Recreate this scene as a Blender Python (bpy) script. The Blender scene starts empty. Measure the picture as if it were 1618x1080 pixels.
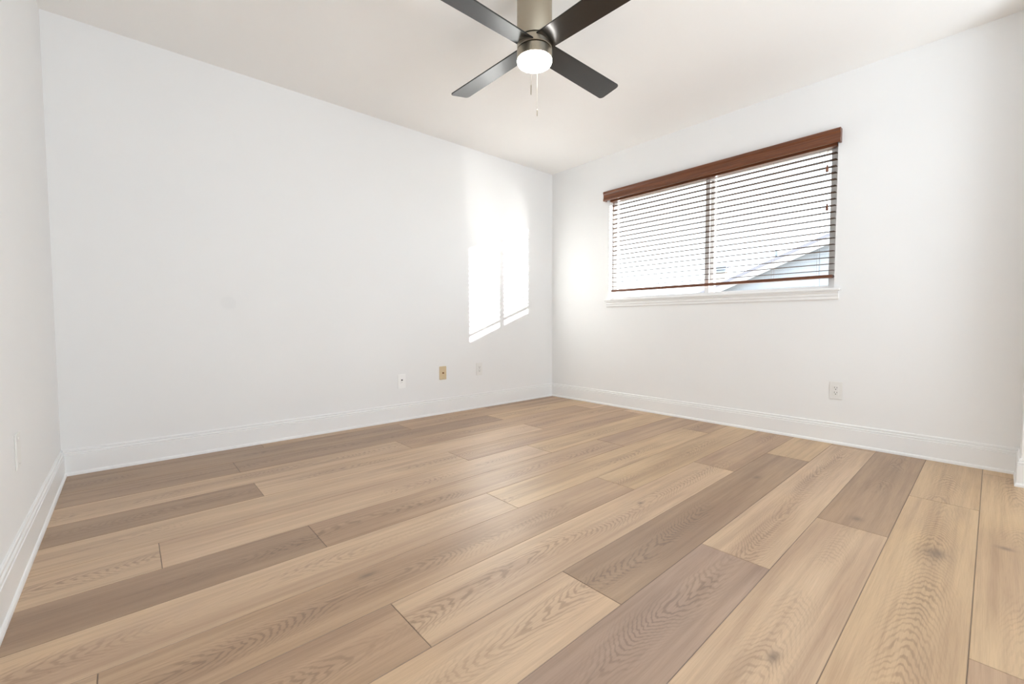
import bpy, bmesh, math, random
from mathutils import Vector, Matrix

S = bpy.context.scene
C = S.collection
R = math.radians

# ------------------------------------------------------------------ camera
FPX, PIT, ROLL, YAW = 686.22, R(2.5794), R(-0.16487), R(48.4843)
CAM = Vector((-3.55236, -3.33754, 0.82212))
fw = Vector((math.cos(YAW) * math.cos(PIT), math.sin(YAW) * math.cos(PIT), -math.sin(PIT)))
rt0 = Vector((math.sin(YAW), -math.cos(YAW), 0))
up0 = rt0.cross(fw)
rt = rt0 * math.cos(ROLL) + up0 * math.sin(ROLL)
up = -rt0 * math.sin(ROLL) + up0 * math.cos(ROLL)
cd = bpy.data.cameras.new('camera')
cam = bpy.data.objects.new('camera', cd)
C.objects.link(cam)
m = Matrix((rt, up, -fw)).transposed().to_4x4()
m.translation = CAM
cam.matrix_world = m
cd.sensor_width = 36
cd.lens = FPX / 1618 * 36
cd.clip_start = 0.02
S.camera = cam

# ------------------------------------------------------------------ sky, sun, exposure
SKY = 4.5
SUN = 44.0
FILL = 97.0
LAMP = 34.0
w = bpy.data.worlds.new('sky')
S.world = w
w.use_nodes = True
bg = w.node_tree.nodes['Background']
bg.inputs[0].default_value = (0.86, 0.93, 1.0, 1)
bg.inputs[1].default_value = SKY

sd = bpy.data.lights.new('sun', 'SUN')
sd.energy = SUN
sd.angle = R(0.55)
sd.color = (1.0, 0.97, 0.94)
so = bpy.data.objects.new('sun', sd)
C.objects.link(so)
sdir = Vector((-0.485, 1.0, -0.180)).normalized()
so.rotation_euler = sdir.to_track_quat('-Z', 'Y').to_euler()
so.location = (6, -10, 5)

# unseen fill light added behind the camera to brighten the room
ad = bpy.data.lights.new('added_fill', 'AREA')
ad.shape = 'RECTANGLE'
ad.size, ad.size_y = 2.3, 1.5
ad.energy = FILL
ad.color = (0.805, 0.905, 1.0)
ao = bpy.data.objects.new('added_fill', ad)
C.objects.link(ao)
ao.location = (-1.95, -5.32, 0.85)
ao.rotation_euler = (R(158), 0, 0)

S.view_settings.view_transform = 'Standard'
S.view_settings.look = 'None'
S.view_settings.exposure = 0.1
S.view_settings.gamma = 1.0
S.view_settings.use_curve_mapping = False
S.cycles.use_denoising = True
S.cycles.max_bounces = 14
S.cycles.diffuse_bounces = 8
S.cycles.glossy_bounces = 4
S.cycles.transmission_bounces = 8
S.cycles.transparent_max_bounces = 12
S.cycles.sample_clamp_indirect = 0.0
S.cycles.blur_glossy = 0.0


# ------------------------------------------------------------------ node helper
class N:
    def __init__(s, nt): s.nt = nt; s.L = nt.links
    def node(s, t, **k):
        n = s.nt.nodes.new(t)
        for a, b in k.items(): setattr(n, a, b)
        return n
    def put(s, sock, v):
        if isinstance(v, bpy.types.NodeSocket): s.L.new(v, sock)
        else: sock.default_value = v
    def m(s, op, a, b=0.0, c=0.0, clamp=False):
        n = s.node('ShaderNodeMath', operation=op, use_clamp=clamp)
        s.put(n.inputs[0], a); s.put(n.inputs[1], b); s.put(n.inputs[2], c)
        return n.outputs[0]
    def comb(s, x, y, z):
        n = s.node('ShaderNodeCombineXYZ')
        for i, v in enumerate((x, y, z)): s.put(n.inputs[i], v)
        return n.outputs[0]
    def noise(s, vec, scale=1.0, detail=2.0, rough=0.5):
        n = s.node('ShaderNodeTexNoise')
        s.put(n.inputs['Vector'], vec)
        n.inputs['Scale'].default_value = scale
        n.inputs['Detail'].default_value = detail
        n.inputs['Roughness'].default_value = rough
        return n.outputs['Fac']
    def mix(s, f, a, b, blend='MIX'):
        n = s.node('ShaderNodeMix', data_type='RGBA', blend_type=blend)
        n.clamp_factor = True
        s.put(n.inputs[0], f); s.put(n.inputs[6], a); s.put(n.inputs[7], b)
        return n.outputs[2]
    def ramp(s, f, lo, hi):
        n = s.node('ShaderNodeMapRange', interpolation_type='SMOOTHSTEP')
        s.put(n.inputs[0], f); n.inputs[1].default_value = lo; n.inputs[2].default_value = hi
        return n.outputs[0]


def lin(c):
    f = lambda v: v / 12.92 if v <= 0.04045 else ((v + 0.055) / 1.055) ** 2.4
    return tuple(f(v / 255) for v in c)


def mat(name, col, rough=0.5, metal=0.0, spec=0.5, emit=None, es=0.0):
    mt = bpy.data.materials.new(name)
    mt.use_nodes = True
    b = mt.node_tree.nodes['Principled BSDF']
    b.inputs['Base Color'].default_value = (*col, 1)
    b.inputs['Roughness'].default_value = rough
    b.inputs['Metallic'].default_value = metal
    b.inputs['Specular IOR Level'].default_value = spec
    if emit:
        b.inputs['Emission Color'].default_value = (*emit, 1)
        b.inputs['Emission Strength'].default_value = es
    return mt


def bsdf(mt): return mt.node_tree.nodes['Principled BSDF']


def paint(name, col, rough, bump=0.04, scale=260.0, spot=None):
    mt = mat(name, col, rough)
    g = N(mt.node_tree)
    tc = g.node('ShaderNodeTexCoord').outputs['Object']
    n = g.noise(tc, scale, 3.0)
    bp = g.node('ShaderNodeBump')
    bp.inputs['Strength'].default_value = bump
    bp.inputs['Distance'].default_value = 0.002
    g.L.new(n, bp.inputs['Height'])
    g.L.new(bp.outputs[0], bsdf(mt).inputs['Normal'])
    big = g.noise(tc, 1.3, 2.0)
    c = g.mix(g.ramp(big, 0.3, 0.7), (*[v * 0.985 for v in col], 1), (*col, 1))
    if spot:        # a faint filled patch on the paint
        ds = g.node('ShaderNodeVectorMath', operation='DISTANCE')
        g.L.new(tc, ds.inputs[0]); ds.inputs[1].default_value = spot
        f = g.m('SUBTRACT', 1.0, g.ramp(ds.outputs['Value'], 0.030, 0.055))
        c = g.mix(g.m('MULTIPLY', f, 0.5), c, (*[v * 0.93 for v in col], 1))
    g.L.new(c, bsdf(mt).inputs['Base Color'])
    return mt


M = {}
M['wall'] = paint('white_wall_paint', (0.84, 0.84, 0.835), 0.6, spot=(-3.055, 0.0, 0.955))
M['ceiling'] = paint('white_ceiling_paint', (0.915, 0.905, 0.885), 0.75, 0.08, 180.0)
M['trim'] = paint('white_trim_paint', (0.85, 0.85, 0.845), 0.35, 0.01)
M['vinyl'] = mat('white_vinyl', (0.80, 0.80, 0.80), 0.35)
M['plate'] = mat('white_plastic', (0.90, 0.90, 0.89), 0.35)
M['ivory'] = mat('off_white_plastic', (0.80, 0.79, 0.765), 0.35)
M['almond'] = mat('almond_plastic', lin((214, 194, 158)), 0.4)
M['dark'] = mat('dark_slot', (0.03, 0.028, 0.026), 0.5)
M['brass'] = mat('brown_brass', lin((140, 96, 62)), 0.35, 0.6)
M['screw'] = mat('painted_screw', (0.6, 0.6, 0.58), 0.4, 0.3)
M['cord'] = mat('cord', lin((120, 96, 80)), 0.8)
M['blade'] = mat('black_blade_finish', (0.005, 0.0045, 0.004), 0.24, 0.0, 0.9)
M['lens'] = mat('lit_frosted_glass', (0.9, 0.88, 0.84), 0.4, emit=(1.0, 0.96, 0.91), es=LAMP)
M['siding'] = mat('pale_blue_siding', lin((168, 173, 180)), 0.7)
M['barge'] = mat('white_barge_board', lin((205, 205, 206)), 0.6)
M['shingle'] = mat('grey_shingles', lin((138, 136, 144)), 0.9)
M['flue'] = mat('grey_flue_metal', lin((150, 156, 166)), 0.5, 0.3)
M['stucco'] = mat('pale_stucco', lin((214, 208, 198)), 0.85)
M['earth'] = mat('pale_gravel', lin((170, 160, 146)), 0.95)


def nickel():
    mt = mat('brushed_nickel', lin((176, 167, 150)), 0.32, 1.0)
    g = N(mt.node_tree)
    tc = g.node('ShaderNodeTexCoord').outputs['Object']
    sep = g.node('ShaderNodeSeparateXYZ'); g.L.new(tc, sep.inputs[0])
    v = g.comb(g.m('MULTIPLY', sep.outputs[0], 12), g.m('MULTIPLY', sep.outputs[1], 12), g.m('MULTIPLY', sep.outputs[2], 900))
    n = g.noise(v, 1.0, 2.0)
    g.L.new(g.m('MULTIPLY_ADD', n, 0.16, 0.24), bsdf(mt).inputs['Roughness'])
    return mt


M['nickel'] = nickel()


def wood(name, c1, c2, rough, axis_scale):
    mt = mat(name, c1, rough)
    g = N(mt.node_tree)
    tc = g.node('ShaderNodeTexCoord').outputs['Object']
    mp = g.node('ShaderNodeMapping')
    mp.inputs['Scale'].default_value = axis_scale
    g.L.new(tc, mp.inputs[0])
    n = g.noise(mp.outputs[0], 1.0, 5.0, 0.6)
    g.L.new(g.mix(g.ramp(n, 0.3, 0.7), (*c1, 1), (*c2, 1)), bsdf(mt).inputs['Base Color'])
    return mt


M['blindwood'] = wood('stained_brown_wood', lin((92, 52, 32)), lin((122, 73, 46)), 0.35, (90, 2.5, 90))
M['slat'] = wood('stained_brown_slat', lin((74, 56, 46)), lin((94, 72, 58)), 0.38, (60, 2.0, 60))
bsdf(M['slat']).inputs['Specular IOR Level'].default_value = 0.03

gl = bpy.data.materials.new('window_glass')
gl.use_nodes = True
g = N(gl.node_tree)
gl.node_tree.nodes.remove(bsdf(gl))
tr = g.node('ShaderNodeBsdfTransparent'); tr.inputs[0].default_value = (0.95, 0.97, 0.97, 1)
gs = g.node('ShaderNodeBsdfGlossy'); gs.inputs['Roughness'].default_value = 0.02
lw = g.node('ShaderNodeLayerWeight'); lw.inputs[0].default_value = 0.5
sch = g.m('MULTIPLY_ADD', g.m('POWER', lw.outputs['Facing'], 5.0), 0.55, 0.035)
mx = g.node('ShaderNodeMixShader')
g.L.new(sch, mx.inputs[0]); g.L.new(tr.outputs[0], mx.inputs[1]); g.L.new(gs.outputs[0], mx.inputs[2])
g.L.new(mx.outputs[0], gl.node_tree.nodes['Material Output'].inputs[0])
M['glass'] = gl


# ------------------------------------------------------------------ mesh helpers
def link(name, bm, material, parent=None, smooth=False, mats=None):
    me = bpy.data.meshes.new(name)
    bm.normal_update()
    bm.to_mesh(me)
    bm.free()
    for mm in (mats or [material]): me.materials.append(mm)
    if smooth:
        for f in me.polygons: f.use_smooth = True
    o = bpy.data.objects.new(name, me)
    C.objects.link(o)
    if parent is not None:
        o.parent = parent
    return o


def box(bm, x0, x1, y0, y1, z0, z1, bev=0.0, seg=2, mi=0):
    t = bmesh.new()
    bmesh.ops.create_cube(t, size=1.0)
    for v in t.verts:
        v.co = Vector((x0 + (v.co.x + .5) * (x1 - x0), y0 + (v.co.y + .5) * (y1 - y0), z0 + (v.co.z + .5) * (z1 - z0)))
    if bev:
        bmesh.ops.bevel(t, geom=t.edges[:], offset=bev, segments=seg, affect='EDGES')
    for f in t.faces: f.material_index = mi
    add(bm, t)


def add(bm, t, mtx=None):
    if mtx is not None: t.transform(mtx)
    me = bpy.data.meshes.new('tmp')
    t.to_mesh(me); t.free()
    bm.from_mesh(me)
    bpy.data.meshes.remove(me)


def lathe(bm, prof, seg=64, cx=0.0, cy=0.0):
    rings = []
    for r, z in prof:
        if r < 1e-6: rings.append([bm.verts.new((cx, cy, z))])
        else: rings.append([bm.verts.new((cx + r * math.cos(2 * math.pi * i / seg), cy + r * math.sin(2 * math.pi * i / seg), z)) for i in range(seg)])
    for a, b in zip(rings, rings[1:]):
        for i in range(seg):
            j = (i + 1) % seg
            if len(a) == 1 and len(b) == 1: continue
            if len(a) == 1: bm.faces.new((a[0], b[i], b[j]))
            elif len(b) == 1: bm.faces.new((a[i], b[0], a[j]))
            else: bm.faces.new((a[i], b[i], b[j], a[j]))
    bmesh.ops.recalc_face_normals(bm, faces=bm.faces[:])


def tube(bm, pts, r, seg=8):
    pts = [Vector(p) for p in pts]
    rings = []
    for i, p in enumerate(pts):
        d = (pts[min(i + 1, len(pts) - 1)] - pts[max(i - 1, 0)]).normalized()
        a = d.orthogonal().normalized(); b = d.cross(a)
        rr = r[i] if isinstance(r, (list, tuple)) else r
        rings.append([bm.verts.new(p + (a * math.cos(2 * math.pi * k / seg) + b * math.sin(2 * math.pi * k / seg)) * rr) for k in range(seg)])
    for A, B in zip(rings, rings[1:]):
        for k in range(seg):
            bm.faces.new((A[k], B[k], B[(k + 1) % seg], A[(k + 1) % seg]))
    bm.faces.new(rings[0][::-1]); bm.faces.new(rings[-1])
    bmesh.ops.recalc_face_normals(bm, faces=bm.faces[:])


def prism(bm, prof, origin, along, out, L, m0=0.0, m1=0.0, mi=0):
    """profile (d, z) swept from origin along a horizontal direction; m0/m1 mitre the ends by d"""
    o, al, ou = Vector(origin), Vector(along), Vector(out)
    A = [bm.verts.new(o + ou * d + Vector((0, 0, z)) + al * (m0 * d)) for d, z in prof]
    B = [bm.verts.new(o + ou * d + Vector((0, 0, z)) + al * (L + m1 * d)) for d, z in prof]
    n = len(prof)
    fs = []
    for i in range(n):
        j = (i + 1) % n
        fs.append(bm.faces.new((A[i], A[j], B[j], B[i])))
    fs.append(bm.faces.new(A[::-1])); fs.append(bm.faces.new(B))
    for f in fs: f.material_index = mi
    bmesh.ops.recalc_face_normals(bm, faces=bm.faces[:])


def thing(name, label, cat, loc=(0, 0, 0), group=None):
    o = bpy.data.objects.new(name, None)
    o.empty_display_size = 0.05
    C.objects.link(o)
    o.location = loc
    o['label'] = label; o['category'] = cat
    if group: o['group'] = group
    return o


def struct(o, label=None, cat=None):
    o['kind'] = 'structure'
    if label: o['label'] = label
    if cat: o['category'] = cat
    return o


# ------------------------------------------------------------------ room shell
H = 2.44
W, LB, SY, HY = 3.841, 3.42, -5.2, -6.4      # west wall, pier face, south wall, end of the added hall
PX = -0.25                                   # pier west face
YN, YS, ZB, ZT = -0.765, -2.580, 1.045, 2.015  # window opening
T = 0.11

b = bmesh.new(); box(b, -W - T, 0.0 + T, 0, T, 0, H)
struct(link('wall_north', b, M['wall']), 'long white painted wall with the sunlight patch and three wall plates', 'wall')
b = bmesh.new()
box(b, 0, T, YN, 0, 0, H); box(b, 0, T, -LB - T, YS, 0, H)
box(b, 0, T, YS, YN, 0, ZB); box(b, 0, T, YS, YN, ZT, H)
struct(link('wall_east', b, M['wall']), 'white painted wall with the window and brown blind', 'wall')
b = bmesh.new(); box(b, -W - T, -W, SY, 0, 0, H)
struct(link('wall_west', b, M['wall']), 'white painted wall at the left edge of the photo', 'wall')
b = bmesh.new(); box(b, PX, T, SY, -LB, 0, H)
struct(link('wall_southeast', b, M['wall']), 'white wall corner jutting in at the right edge beside the window wall', 'wall')
b = bmesh.new()  # rear wall; its opening is made up to let the fill light in
box(b, -W - T, -3.15, SY - T, SY, 0, H); box(b, -0.75, T, SY - T, SY, 0, H); box(b, -3.15, -0.75, SY - T, SY, 2.1, H)
struct(link('wall_south', b, M['wall']), 'unseen white wall behind the camera with an opening added for the fill light', 'wall')
b = bmesh.new()  # invented hall shell, shuts the sun out of the rear opening
box(b, -W - T, T, HY - T, HY, 0, H)
box(b, -W - T, -W, HY, SY - T, 0, H); box(b, 0, T, HY, SY - T, 0, H)
struct(link('wall_sun_block', b, M['wall']), 'added unseen hall walls keeping the sun out of the opening behind the camera', 'wall')
b = bmesh.new(); box(b, -W - T, T, HY - T, T, H, H + 0.1)
struct(link('ceiling', b, M['ceiling']), 'flat white ceiling', 'ceiling')

# ------------------------------------------------------------------ floor of wide oak planks
rnd = random.Random(7)
PITCH, Y0, TILT, PL = 0.2285, -0.09, 0.009, 1.92
LT, MD, DK, MV, YL = (202, 172, 139), (184, 152, 119), (165, 135, 105), (167, 139, 117), (199, 168, 129)
# row -> joint x, then plank colours from the east wall westward
ROWS = {
 0: (-0.98, [DK, MD, DK]), 1: (-1.934, [MD, MD, DK, DK]), 2: (-1.19, [YL, DK, DK, DK]), 3: (-0.26, [LT, MD, LT]),
 4: (-1.17, [MD, LT, DK, DK]), 5: (-2.05, [LT, MD, LT]), 6: (-1.57, [YL, LT, LT, LT]), 7: (-1.108, [MD, MD, DK, DK]),
 8: (-0.36, [MD, YL, LT, LT]), 9: (-1.71, [YL, MD, LT, LT]), 10: (-1.08, [MD, LT, MD, MD]), 11: (-0.58, [YL, DK, LT, MD]),
 12: (-1.98, [MD, LT, MV, LT]), 13: (-1.407, [DK, LT, LT, MD]), 14: (-0.81, [YL, YL, LT, MD]), 15: (-2.04, [YL, YL, MD, LT]),
}
bm = bmesh.new()
colL = bm.loops.layers.float_color.new('plank_colour')
rndL = bm.loops.layers.float_color.new('plank_random')
uvL = bm.loops.layers.uv.new('plank_uv')
GAP, CH = 0.0006, 0.0012


def plank(x0, x1, k, col, xc):
    yc = lambda x, e: Y0 + TILT * x - PITCH * (k - 1) - PITCH * e
    rr = (rnd.random(), rnd.random(), rnd.random(), 1)
    jit = 1 + (rnd.random() - .5) * .05
    cc = tuple(v * jit for v in lin(col)) + (1,)
    def V(x, e, z): return bm.verts.new((x, yc(x, e), z))
    ge, ce = GAP / PITCH, (GAP + CH) / PITCH
    lo = [V(x0 + GAP, 1 - ge, -.0012), V(x1 - GAP, 1 - ge, -.0012), V(x1 - GAP, ge, -.0012), V(x0 + GAP, ge, -.0012)]
    hi = [V(x0 + GAP + CH, 1 - ce, 0), V(x1 - GAP - CH, 1 - ce, 0), V(x1 - GAP - CH, ce, 0), V(x0 + GAP + CH, ce, 0)]
    fs = [bm.faces.new(hi)]
    for i in range(4):
        j = (i + 1) % 4
        fs.append(bm.faces.new((lo[i], lo[j], hi[j], hi[i])))
    for n, f in enumerate(fs):
        for l in f.loops:
            sh = 1.0 if n == 0 else 0.72
            l[colL] = (cc[0] * sh, cc[1] * sh, cc[2] * sh, 1)
            l[rndL] = rr
            x, y = l.vert.co.x, l.vert.co.y
            l[uvL].uv = (x - xc, y - yc(x, .5))


for k in range(0, 29):
    jx, cols = ROWS.get(k, (-rnd.random() * PL, None))
    while jx + PL < 0.0: jx += PL
    ends = [0.02]
    x = jx
    while x > -W - .02:
        ends.append(x); x -= PL
    ends.append(-W - 0.02)
    for i in range(len(ends) - 1):
        col = cols[min(i, len(cols) - 1)] if cols else rnd.choice([LT, MD, YL, DK])
        # the local origin sits on the joint to the plank's east
        plank(ends[i + 1], ends[i], k, col, ends[i] if i else ends[i + 1] + PL)
base = []
t = bmesh.new()
for q in ((-W - T, HY - T), (T, HY - T), (T, T), (-W - T, T)): base.append(bm.verts.new((q[0], q[1], -.0013)))
f = bm.faces.new(base)
base2 = [bm.verts.new((v.co.x, v.co.y, -.12)) for v in base]
fs = [f, bm.faces.new(base2[::-1])] + [bm.faces.new((base[i], base2[i], base2[(i + 1) % 4], base[(i + 1) % 4])) for i in range(4)]
for f in fs:
    for l in f.loops:
        l[colL] = (*lin((96, 74, 54)), 1); l[rndL] = (.5, .5, .0, 1); l[uvL].uv = (l.vert.co.x, l.vert.co.y)
t.free()

mt = mat('oak_planks', (0.5, 0.4, 0.3), 0.40, 0.0, 1.0)
M['floor'] = mt
g = N(mt.node_tree)
ac = g.node('ShaderNodeAttribute', attribute_name='plank_colour').outputs['Color']
arn = g.node('ShaderNodeAttribute', attribute_name='plank_random').outputs['Color']
sp = g.node('ShaderNodeSeparateXYZ'); g.L.new(arn, sp.inputs[0])
r1, r2, r3 = sp.outputs
uvn = g.node('ShaderNodeUVMap', uv_map='plank_uv').outputs[0]
su = g.node('ShaderNodeSeparateXYZ'); g.L.new(uvn, su.inputs[0])
u, v = su.outputs[0], su.outputs[1]
uo = g.m('ADD', u, g.m('MULTIPLY', r1, 57.0))
off = g.m('MULTIPLY', r2, 31.0)
# fine pores, medium streaks, broad blotches: all drawn out along the plank
fine = g.noise(g.comb(g.m('MULTIPLY', uo, 9.0), g.m('MULTIPLY', v, 420.0), off), 1.0, 3.0, 0.6)
med = g.noise(g.comb(g.m('MULTIPLY', uo, 1.6), g.m('MULTIPLY', v, 46.0), off), 1.0, 3.0, 0.55)
broad = g.noise(g.comb(g.m('MULTIPLY', uo, 0.9), g.m('MULTIPLY', v, 9.0), off), 1.0, 2.0, 0.5)
blot = g.noise(g.comb(g.m('MULTIPLY', uo, 2.2), g.m('MULTIPLY', v, 6.0), g.m('ADD', off, 5.0)), 1.0, 2.0, 0.5)
# cathedral arches: nested contours around the heart line of the plank
heart = g.m('MULTIPLY_ADD', g.noise(g.comb(g.m('MULTIPLY', uo, 1.3), off, 3.0), 1.0, 1.0), 0.14, -0.07)
vc = g.m('SUBTRACT', v, heart)
wob = g.noise(g.comb(g.m('MULTIPLY', uo, 5.0), g.m('MULTIPLY', v, 26.0), off), 1.0, 3.0, 0.6)
sgn = g.m('SUBTRACT', g.m('MULTIPLY', g.m('GREATER_THAN', r3, 0.5), 2.0), 1.0)
lowu = g.noise(g.comb(g.m('MULTIPLY', uo, 1.7), off, 9.0), 1.0, 1.0)
gg = g.m('ADD', g.m('MULTIPLY', g.m('MULTIPLY', u, sgn), 1.0), g.m('MULTIPLY', lowu, 0.75))
gg = g.m('ADD', gg, g.m('MULTIPLY', g.m('POWER', g.m('ABSOLUTE', vc), 1.6), -14.0))
gg = g.m('ADD', gg, g.m('MULTIPLY', wob, 0.15))
rings = g.m('SINE', g.m('MULTIPLY', gg, 2 * math.pi * 26.0))
rings = g.ramp(rings, -0.1, 0.95)
cmask = g.m('EXPONENT', g.m('MULTIPLY', g.m('POWER', g.m('DIVIDE', vc, 0.050), 2.0), -1.0))
cpres = g.ramp(g.noise(g.comb(g.m('MULTIPLY', uo, 1.5), off, 17.0), 1.0, 1.0), 0.38, 0.58)
cm = g.m('MULTIPLY', cmask, cpres)
grey = g.mix(1.0, ac, (0.78, 0.735, 0.715, 1), 'MULTIPLY')
c = g.mix(g.m('MULTIPLY', g.ramp(broad, 0.40, 0.66), 0.95), ac, grey)
c = g.mix(g.m('MULTIPLY', cm, 0.40), c, grey)
c = g.mix(g.m('MULTIPLY', g.ramp(blot, 0.50, 0.75), 0.55), c, g.mix(1.0, ac, (1.07, 1.05, 0.98, 1), 'MULTIPLY'))
c = g.mix(g.m('MULTIPLY', g.ramp(med, 0.38, 0.72), 0.80), c, g.mix(1.0, c, (0.78, 0.75, 0.73, 1), 'MULTIPLY'))
c = g.mix(g.m('MULTIPLY', g.ramp(fine, 0.40, 0.76), 0.60), c, g.mix(1.0, c, (0.80, 0.78, 0.76, 1), 'MULTIPLY'))
c = g.mix(g.m('MULTIPLY', g.m('MULTIPLY', g.m('MULTIPLY', cm, rings), g.ramp(med, 0.2, 0.5)), 0.85), c, g.mix(1.0, c, (0.62, 0.58, 0.55, 1), 'MULTIPLY'))
pale = g.noise(g.comb(g.m('MULTIPLY', uo, 2.6), g.m('MULTIPLY', v, 75.0), g.m('ADD', off, 11.0)), 1.0, 3.0, 0.6)
c = g.mix(g.m('MULTIPLY', g.ramp(pale, 0.50, 0.78), 0.55), c, g.mix(1.0, c, (1.16, 1.17, 1.20, 1), 'MULTIPLY'))
mauve = g.noise(g.comb(g.m('MULTIPLY', uo, 1.1), g.m('MULTIPLY', v, 4.0), g.m('ADD', off, 23.0)), 1.0, 2.0, 0.5)
c = g.mix(g.m('MULTIPLY', g.ramp(mauve, 0.45, 0.70), 0.4), c, g.mix(1.0, c, (0.96, 0.94, 1.0, 1), 'MULTIPLY'))
# knots at their places on the boards
geo = g.node('ShaderNodeNewGeometry').outputs['Position']
sg_ = g.node('ShaderNodeSeparateXYZ'); g.L.new(geo, sg_.inputs[0])
KN = [(-2.993, -1.988, .030, .012), (-1.30, -2.96, .026, .017), (-1.085, -2.50, .030, .014), (-2.39, -2.99, .026, .012), (-1.43, -3.205, .05, .03), (-1.20, -3.37, .016, .020), (-1.83, -2.27, .014, .010)]
wk = g.m('MULTIPLY_ADD', g.noise(geo, 70.0, 2.0), 0.9, 0.55)
for kx, ky, ka, kb in KN:
    dx = g.m('DIVIDE', g.m('SUBTRACT', sg_.outputs[0], kx), ka)
    dy = g.m('DIVIDE', g.m('SUBTRACT', sg_.outputs[1], ky), kb)
    d2 = g.m('ADD', g.m('MULTIPLY', dx, dx), g.m('MULTIPLY', dy, dy))
    fk = g.m('EXPONENT', g.m('MULTIPLY', g.m('MULTIPLY', d2, wk), -1.0))
    c = g.mix(g.m('MULTIPLY', fk, 0.75), c, (*lin((104, 84, 68)), 1))
g.L.new(c, bsdf(mt).inputs['Base Color'])
g.L.new(g.m('MULTIPLY_ADD', fine, 0.12, 0.36), bsdf(mt).inputs['Roughness'])
bp = g.node('ShaderNodeBump'); bp.inputs['Strength'].default_value = 0.12; bp.inputs['Distance'].default_value = 0.0008
g.L.new(fine, bp.inputs['Height']); g.L.new(bp.outputs[0], bsdf(mt).inputs['Normal'])
fl = link('floor', bm, mt)
struct(fl, 'floor of wide light oak planks', 'floor')

# ------------------------------------------------------------------ baseboards
BP = [(0, .142), (.005, .142), (.0075, .138), (.0075, .129), (.0045, .1265), (.0105, .1235), (.0115, .120), (.0115, .1145), (.0085, .112), (.013, .109),
      (.013, .018), (.0165, .0165), (.0195, .011), (.0200, .004), (.0200, 0), (0, 0)]
def baseboard(side, runs, label):
    b = bmesh.new()
    for o_, al, ou, L, m0, m1 in runs: prism(b, BP, o_, al, ou, L, m0, m1)
    struct(link('baseboard_' + side, b, M['trim']), label, 'baseboard')
baseboard('north', [((-W, 0, 0), (1, 0, 0), (0, -1, 0), W, 1, -1)], 'white moulded baseboard along the long wall')
baseboard('east', [((0, 0, 0), (0, -1, 0), (-1, 0, 0), LB, 1, -1)], 'white moulded baseboard under the window')
baseboard('west', [((-W, SY, 0), (0, 1, 0), (1, 0, 0), -SY, 1, -1)], 'white moulded baseboard along the left wall')
baseboard('southeast', [((0, -LB, 0), (-1, 0, 0), (0, 1, 0), -PX, 1, 1), ((PX, -LB, 0), (0, -1, 0), (-1, 0, 0), -SY - LB, -1, -1)],
          'white moulded baseboard wrapping the wall corner at right')

# ------------------------------------------------------------------ window with sill
win = bpy.data.objects.new('window_1', None)
C.objects.link(win); win.location = (0.05, (YN + YS) / 2, ZB)
win.empty_display_size = .05
struct(win, 'white sliding window behind the brown blind', 'window')
FX0, FX1 = 0.062, 0.105
def wpart(name, b, material): 
    o = link(name, b, material, win); o.matrix_parent_inverse = Matrix.Translation(-win.location); return o
b = bmesh.new()
FB = 1.068
box(b, FX0, FX1, YS, YS + .048, ZB, ZT, .003); box(b, FX0, FX1, YN - .045, YN, ZB, ZT, .003)
box(b, FX0, FX1, YS + .048, YN - .045, ZB, FB, .003); box(b, FX0, FX1, YS + .048, YN - .045, ZT - .032, ZT, .003)
wpart('window_frame', b, M['vinyl'])
b = bmesh.new(); box(b, FX0 + .002, FX0 + .022, -1.714, -1.674, FB, ZT - .032, .003)
wpart('sash_stile', b, M['vinyl'])
b = bmesh.new(); box(b, FX0 + .022, FX0 + .063, -1.742, -1.698, FB, ZT - .032, .003)
wpart('sash_stile', b, M['vinyl'])
b = bmesh.new(); box(b, FX0 + .010, FX0 + .014, -1.674, YN - .045, FB, ZT - .032)
wpart('pane', b, M['glass'])
b = bmesh.new(); box(b, FX0 + .029, FX0 + .033, YS + .048, -1.742, FB, ZT - .032)
wpart('pane', b, M['glass'])
b = bmesh.new(); box(b, -.038, FX0, -2.625, -.742, ZB - .020, ZB + .002, .006, 3)
# the stool runs between the jambs only where it enters the opening
b.free(); b = bmesh.new()
box(b, -.040, 0.001, -2.622, -.728, ZB - .020, ZB + .002, .006, 3); box(b, -.01, FX0, YS + .001, YN - .001, ZB - .004, ZB + .002)
wpart('sill', b, M['trim'])
b = bmesh.new()
AP = [(0, ZB - .0205), (.024, ZB - .0205), (.024, ZB - .030), (.018, ZB - .034), (.018, ZB - .050), (.012, ZB - .054), (.012, ZB - .070), (.008, ZB - .076), (0, ZB - .076)]
prism(b, AP, (0, -.742, 0), (0, -1, 0), (-1, 0, 0), 1.866)
wpart('apron', b, M['trim'])

# ------------------------------------------------------------------ venetian blind
bl = thing('window_blind', 'dark brown wooden venetian blind with open slats in the window', 'blind', (-.02, (YN + YS) / 2, 2.0))
def bpart(name, b, material, parent=None, smooth=False):
    o = link(name, b, material, bl if parent is None else parent, smooth)
    if parent is None: o.matrix_parent_inverse = Matrix.Translation(-bl.location)
    return o
VP = [(.002, 2.083), (.046, 2.083), (.050, 2.078), (.050, 2.062), (.046, 2.056), (.043, 2.050), (.043, 2.022), (.046, 2.016), (.049, 2.010), (.049, 1.999), (.045, 1.993), (.038, 1.993), (.034, 1.999), (.034, 2.072), (.002, 2.072)]
b = bmesh.new(); prism(b, VP, (0, -.722, 0), (0, -1, 0), (-1, 0, 0), 1.878)
for s in (-.722, -2.588):       # end returns back to the wall
    box(b, -.035, -.002, s - .012, s, 1.995, 2.073)
bpart('valance', b, M['blindwood'])
b = bmesh.new(); box(b, -.002, .048, YS + .006, YN - .006, 1.985, ZT - .003, .003)
bpart('headrail', b, M['blindwood'])
SX, SW, SL0, SL1 = 0.022, 0.046, YS + .010, YN - .022
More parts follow.
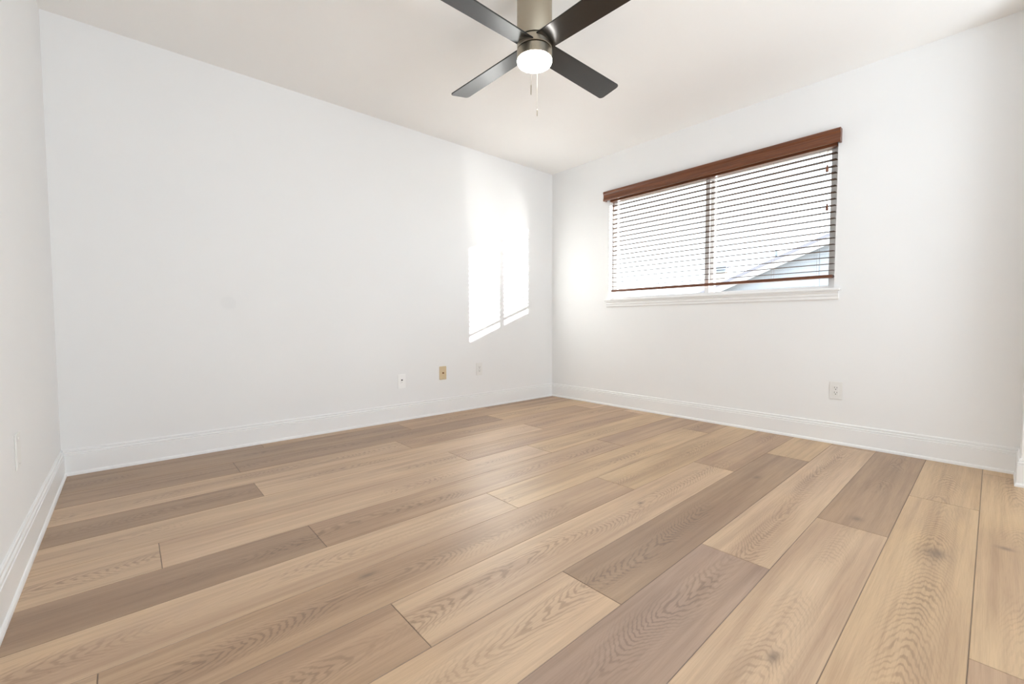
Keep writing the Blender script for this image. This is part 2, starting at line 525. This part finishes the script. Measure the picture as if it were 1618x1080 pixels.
NS, ZS0, ZS1 = 19, 1.168, 1.945
TLT = 0.03
b = bmesh.new()
for i in range(NS):
    z = ZS0 + (ZS1 - ZS0) * i / (NS - 1)
    n = 6
    top, bot = [], []
    for k in range(n + 1):
        q = k / n - .5
        dz = q * SW * TLT + .0003 * (1 - 4 * q * q)
        top.append((SX + q * SW, z + dz + .0014)); bot.append((SX + q * SW, z + dz - .0014))
    ring = top + bot[::-1]
    A = [b.verts.new((x, SL0, zz)) for x, zz in ring]; B = [b.verts.new((x, SL1, zz)) for x, zz in ring]
    for k in range(len(ring)):
        j = (k + 1) % len(ring)
        f = b.faces.new((A[k], A[j], B[j], B[k]))
        if k not in (n, len(ring) - 1): pass
    b.faces.new(A[::-1]); b.faces.new(B)
bmesh.ops.recalc_face_normals(b, faces=b.faces[:])
bpart('slats', b, M['slat'])
b = bmesh.new(); box(b, SX - .026, SX + .026, SL0, SL1, 1.116, 1.137, .004)
bpart('bottom_rail', b, M['blindwood'])
for y in (-.887, -1.30, -1.675, -2.20, -2.48):
    b = bmesh.new()
    for x in (SX - .027, SX + .027):
        tube(b, [(x, y, 1.13), (x, y, 1.97)], .0007, 6)
    for i in range(NS):
        z = ZS0 + (ZS1 - ZS0) * i / (NS - 1) - .003
        tube(b, [(SX - .027, y, z - .0023), (SX + .027, y, z + .0023)], .0006, 5)
    bpart('ladder_cord', b, M['cord'])
def tassel(y, z):
    b = bmesh.new(); tube(b, [(-.012, y, z + .02), (-.012, y, 1.97)], .0007, 6)
    o = bpart('pull_cord', b, M['cord'])
    b = bmesh.new(); lathe(b, [(0, z + .022), (.0035, z + .021), (.005, z + .012), (.0085, z - .012), (.0085, z - .02), (.006, z - .024), (0, z - .024)], 16, -.012, y)
    p_ = link('tassel', b, M['blindwood'], o, True)
    p_.matrix_parent_inverse = Matrix.Identity(4)
tassel(-2.525, 1.845); tassel(-2.530, 1.590)
b = bmesh.new(); tube(b, [(-.012, -.822, 1.97), (-.012, -.822, 1.90)], .004, 8); tube(b, [(-.012, -.822, 1.90), (-.010, -.825, 1.30)], .0008, 6)
bpart('tilt_cord', b, M['blindwood'])

# ------------------------------------------------------------------ wall plates
def plate(name, label, cat, loc, rotz, kind, pm='plate'):
    """built facing -Y, width X, height Z; then turned"""
    t = thing(name, label, cat, loc)
    t.rotation_euler = (0, 0, rotz)
    b = bmesh.new(); box(b, -.0365, .0365, -.0055, 0, -.060, .060, .0025, 3)
    link('cover_plate', b, M[pm], t)
    if kind == 'duplex':
        for s in (-1, 1):
            b = bmesh.new(); z = s * .0195
            t2 = bmesh.new(); bmesh.ops.create_cone(t2, cap_ends=True, segments=32, radius1=.0172, radius2=.0165, depth=.004)
            t2.transform(Matrix.Translation((0, -.0075, z)) @ Matrix.Rotation(R(90), 4, 'X'))
            for vv in t2.verts: vv.co.z = max(z - .0135, min(z + .0135, vv.co.z))
            add(b, t2)
            r_ = link('receptacle', b, M[pm], t)
            b = bmesh.new()
            box(b, -.0076, -.0056, -.0101, -.0095, z - .001, z + .0078); box(b, .0056, .0076, -.0101, -.0095, z + .0005, z + .0068)
            tube(b, [(0, -.0095, z - .007), (0, -.0101, z - .007)], .0026, 12)
            link('slot', b, M['dark'], r_)
        b = bmesh.new(); tube(b, [(0, -.0055, 0), (0, -.0072, 0)], .0032, 12); link('screw', b, M['screw'], t)
    if kind == 'decora':
        b = bmesh.new(); box(b, -.0168, .0168, -.0085, -.004, -.0335, .0335, .0015); r_ = link('receptacle', b, M[pm], t)
        for z in (.016, -.016):
            b = bmesh.new()
            box(b, -.0078, -.0054, -.0091, -.0084, z - .001, z + .0085); box(b, .0054, .0078, -.0091, -.0084, z, z + .0075)
            tube(b, [(0, -.0084, z - .008), (0, -.0091, z - .008)], .003, 12)
            link('slot', b, M['dark'], r_)
    if kind in ('jack', 'coax', 'plain'):
        for z in (.042, -.042):
            b = bmesh.new(); tube(b, [(0, -.0055, z), (0, -.0072, z)], .0030, 12); link('screw', b, M[pm], t)
    if kind == 'jack':
        b = bmesh.new(); box(b, -.011, .011, -.0085, -.004, -.020, .024, .0012); r_ = link('insert', b, M[pm], t)
        b = bmesh.new(); box(b, -.0065, .0065, -.0092, -.0082, .006, .017); link('port', b, M['dark'], r_)
        b = bmesh.new(); tube(b, [(0, -.0084, -.008), (0, -.0098, -.008)], .0032, 12); link('coax_port', b, M['screw'], r_)
    if kind == 'coax':
        b = bmesh.new(); tube(b, [(0, -.0055, 0), (0, -.008, 0)], .0085, 6); n_ = link('nut', b, M['brass'], t)
        b = bmesh.new(); tube(b, [(0, -.008, 0), (0, -.017, 0)], .0046, 16); link('connector', b, M['brass'], n_)
    return t
plate('data_plate', 'white wall plate with a dark jack, leftmost of three low on the long wall', 'wall plate', (-1.840, 0, .330), 0, 'jack')
plate('cable_plate', 'almond beige wall plate with a brown cable connector', 'wall plate', (-1.434, 0, .369), 0, 'coax', 'almond')
plate('power_outlet', 'white wall outlet nearest the room corner, right of the beige plate', 'outlet', (-1.023, 0, .375), 0, 'decora', 'ivory')
plate('power_outlet', 'white wall outlet low on the window wall, under the blind', 'outlet', (0, -2.608, .360), R(-90), 'decora', 'ivory')
plate('blank_plate', 'plain white wall plate low on the left wall', 'wall plate', (-W, -1.180, .400), R(90), 'plain', 'ivory')

# ------------------------------------------------------------------ ceiling fan
FC = Vector((-2.032, -1.791, 0))
fan = thing('ceiling_fan', 'brushed nickel ceiling fan with four black blades and a lit lamp', 'ceiling fan', (FC.x, FC.y, H))
def fpart(name, b, material, parent=None, smooth=False):
    b.transform(Matrix.Translation((0, 0, -H)))
    return link(name, b, material, fan if parent is None else parent, smooth)
def auto(o, ang=35):
    for p_ in o.data.polygons: p_.use_smooth = True
    o.data.set_sharp_from_angle(angle=R(ang))
    return o
b = bmesh.new(); lathe(b, [(0, 2.44), (.088, 2.44), (.088, 2.428), (.0845, 2.424), (.0845, 2.1835), (.083, 2.181), (0, 2.181)])
auto(fpart('motor_housing', b, M['nickel']))
b = bmesh.new(); lathe(b, [(0, 2.181), (.072, 2.181), (.072, 2.131), (0, 2.131)])
auto(fpart('motor_core', b, M['dark']))
b = bmesh.new(); lathe(b, [(.070, 2.1755), (.083, 2.1755), (.0845, 2.174), (.0845, 2.140), (.083, 2.1385), (.070, 2.1385), (.070, 2.1755)])
auto(fpart('blade_hub', b, M['nickel']))
b = bmesh.new(); lathe(b, [(0, 2.1330), (.0835, 2.1330), (.0855, 2.1305), (.0855, 2.092), (.084, 2.090), (0, 2.090)])
lk = auto(fpart('light_kit', b, M['nickel']))
b = bmesh.new(); lathe(b, [(.083, 2.0905), (.0840, 2.088), (.0838, 2.081), (.081, 2.0745), (.073, 2.070), (.055, 2.0675), (.028, 2.066), (0, 2.0655)])
auto(fpart('lamp_lens', b, M['lens'], lk), 60)
TH, PITB, RB, ZBL = R(1.0), R(-11.8), 0.625, 2.156
def blade(k):
    a = TH + k * math.pi / 2
    n, pts = 6, []
    r0, w0, w1, cr = .060, .112, .131, .022
    pts = [(r0, -w0 / 2)]
    for sgn, ss in ((-1, 0), (1, 1)):
        cx, cy = RB - cr, sgn * (w1 / 2 - cr)
        for i in range(n + 1):
            q = -90 + 90 * i / n if sgn < 0 else 90 * i / n
            pts.append((cx + cr * math.cos(R(q)), cy + cr * math.sin(R(q))))
    pts.append((r0, w0 / 2))
    b = bmesh.new()
    t_ = bmesh.new()
    f = t_.faces.new([t_.verts.new((x, y, -.003)) for x, y in pts])
    ex = bmesh.ops.extrude_face_region(t_, geom=[f])
    for vv in ex['geom']:
        if isinstance(vv, bmesh.types.BMVert): vv.co.z += .006
    bmesh.ops.recalc_face_normals(t_, faces=t_.faces[:])
    bmesh.ops.bevel(t_, geom=[e for e in t_.edges if abs(e.verts[0].co.z - e.verts[1].co.z) < 1e-5], offset=.0012, segments=2, affect='EDGES')
    mtx = Matrix.Translation((0, 0, ZBL)) @ Matrix.Rotation(a, 4, 'Z') @ Matrix.Rotation(PITB, 4, 'X')
    add(b, t_, mtx)
    fpart('blade', b, M['blade'])
for k in range(4): blade(k)
toC = Vector((CAM.x - FC.x, CAM.y - FC.y, 0)).normalized()
sideC = Vector((-toC.y, toC.x, 0))
def chain(p0, z0, z1, lab):
    b = bmesh.new()
    z = z0
    while z > z1:
        t_ = bmesh.new(); bmesh.ops.create_uvsphere(t_, u_segments=8, v_segments=6, radius=.0010)
        add(b, t_, Matrix.Translation((p0.x, p0.y, z))); z -= .0034
    tube(b, [(p0.x, p0.y, z0), (p0.x, p0.y, z1)], .0005, 5)
    o = fpart('pull_chain', b, M['nickel'], lk, True)
    return o
def fob(p0, z1, z2):
    b = bmesh.new(); lathe(b, [(0, z1), (.0018, z1 - .001), (.0026, z1 - .008), (.0026, z2 + .004), (.0016, z2), (0, z2)], 12, p0.x, p0.y)
    return fpart('chain_fob', b, M['nickel'], lk, True)
pl = toC * .0865 + sideC * -.016
pr = toC * -.0865 + sideC * .013
chain(pl, 2.115, 1.93, ''); fob(pl, 1.932, 1.884)
chain(pr, 2.115, 1.90, ''); fob(pr, 1.902, 1.866)

# ------------------------------------------------------------------ outside the window
b = bmesh.new(); box(b, T + .02, 60, -40, 40, -.6, -.4)
struct(link('ground', b, M['earth']), 'pale ground outside the window', 'ground')
hs = thing('neighboring_house', 'pale gabled house with white barge boards seen through the right window pane', 'house', (12, -3, -.4))
def hpart(name, b, material, parent=None):
    o = link(name, b, material, hs if parent is None else parent)
    if parent is None: o.matrix_parent_inverse = Matrix.Translation(-hs.location)
    return o
RY, SLP = -3.2, 0.396
zr = lambda y: 3.38 - SLP * abs(y - RY) + SLP * abs(.02 - RY)     # rake top line
EY = 4.4
EX0, EX1 = 12.05, 20.0
b = bmesh.new()
zt = lambda y: zr(y) - .12
prof = [(RY - (EY - RY) + .5, -.4), (EY - .5, -.4), (EY - .5, zt(EY - .5)), (RY, zt(RY)), (RY - (EY - RY) + .5, zt(EY - .5))]
A = [b.verts.new((EX0, y, z)) for y, z in prof]; B = [b.verts.new((EX1, y, z)) for y, z in prof]
for i in range(5): b.faces.new((A[i], A[(i + 1) % 5], B[(i + 1) % 5], B[i]))
b.faces.new(A[::-1]); b.faces.new(B)
bmesh.ops.recalc_face_normals(b, faces=b.faces[:])
z = -.3
while z < 6:        # lap siding courses on the gable wall
    ymax = EY - .5
    if z > zt(ymax): ymax = RY + (zt(RY) - z) / SLP
    if ymax - RY < .2: break
    box(b, EX0 - .016, EX0 + .01, 2 * RY - ymax + .02, ymax - .02, z, z + .012)
    z += .20
hpart('gable_wall', b, M['siding'])
b = bmesh.new(); box(b, EX0 - .03, EX0 + .01, .36, .46, -.4, zt(.46) - .02); hpart('corner_batten', b, M['siding'])
for s in (1, -1):
    b = bmesh.new()
    ey = RY + s * (EY - RY)
    P = [(RY, zr(RY)), (ey, zr(EY)), (ey, zr(EY) - .10), (RY, zr(RY) - .10)]
    A = [b.verts.new((EX0 - .42, y, z_)) for y, z_ in P]; B = [b.verts.new((EX1 + .4, y, z_)) for y, z_ in P]
    for i in range(4): b.faces.new((A[i], A[(i + 1) % 4], B[(i + 1) % 4], B[i]))
    b.faces.new(A[::-1]); b.faces.new(B)
    bmesh.ops.recalc_face_normals(b, faces=b.faces[:])
    hpart('roof_slope', b, M['shingle'])
    b = bmesh.new()
    P = [(RY, zr(RY) - .10), (ey, zr(EY) - .10), (ey, zr(EY) - .31), (RY, zr(RY) - .31)]
    A = [b.verts.new((EX0 - .40, y, z_)) for y, z_ in P]; B = [b.verts.new((EX0 - .36, y, z_)) for y, z_ in P]
    for i in range(4): b.faces.new((A[i], A[(i + 1) % 4], B[(i + 1) % 4], B[i]))
    b.faces.new(A[::-1]); b.faces.new(B)
    bmesh.ops.recalc_face_normals(b, faces=b.faces[:])
    hpart('barge_board', b, M['barge'])
b = bmesh.new(); y_ = 1.62; tube(b, [(12.3, y_, zr(y_) - .1), (12.3, y_, zr(y_) + .40)], .035, 12); tube(b, [(12.3, y_, zr(y_) + .22), (12.3, y_, zr(y_) + .26)], .05, 12)
hpart('vent_pipe', b, M['flue'])
ch = thing('chimney', 'pale grey louvred chimney top beyond the sloping roof', 'chimney', (22, 7.4, -.4))
def cpart(name, b, material):
    o = link(name, b, material, ch); o.matrix_parent_inverse = Matrix.Translation(-ch.location); return o
b = bmesh.new(); box(b, 21.7, 22.4, 7.10, 7.70, -.4, 3.62); cpart('stack', b, M['stucco'])
b = bmesh.new()
for z in (3.62, 3.75, 3.88): box(b, 21.62, 22.48, 7.03, 7.77, z, z + .085)
box(b, 21.8, 22.3, 7.2, 7.6, 3.61, 3.97)
cpart('cap', b, M['flue'])
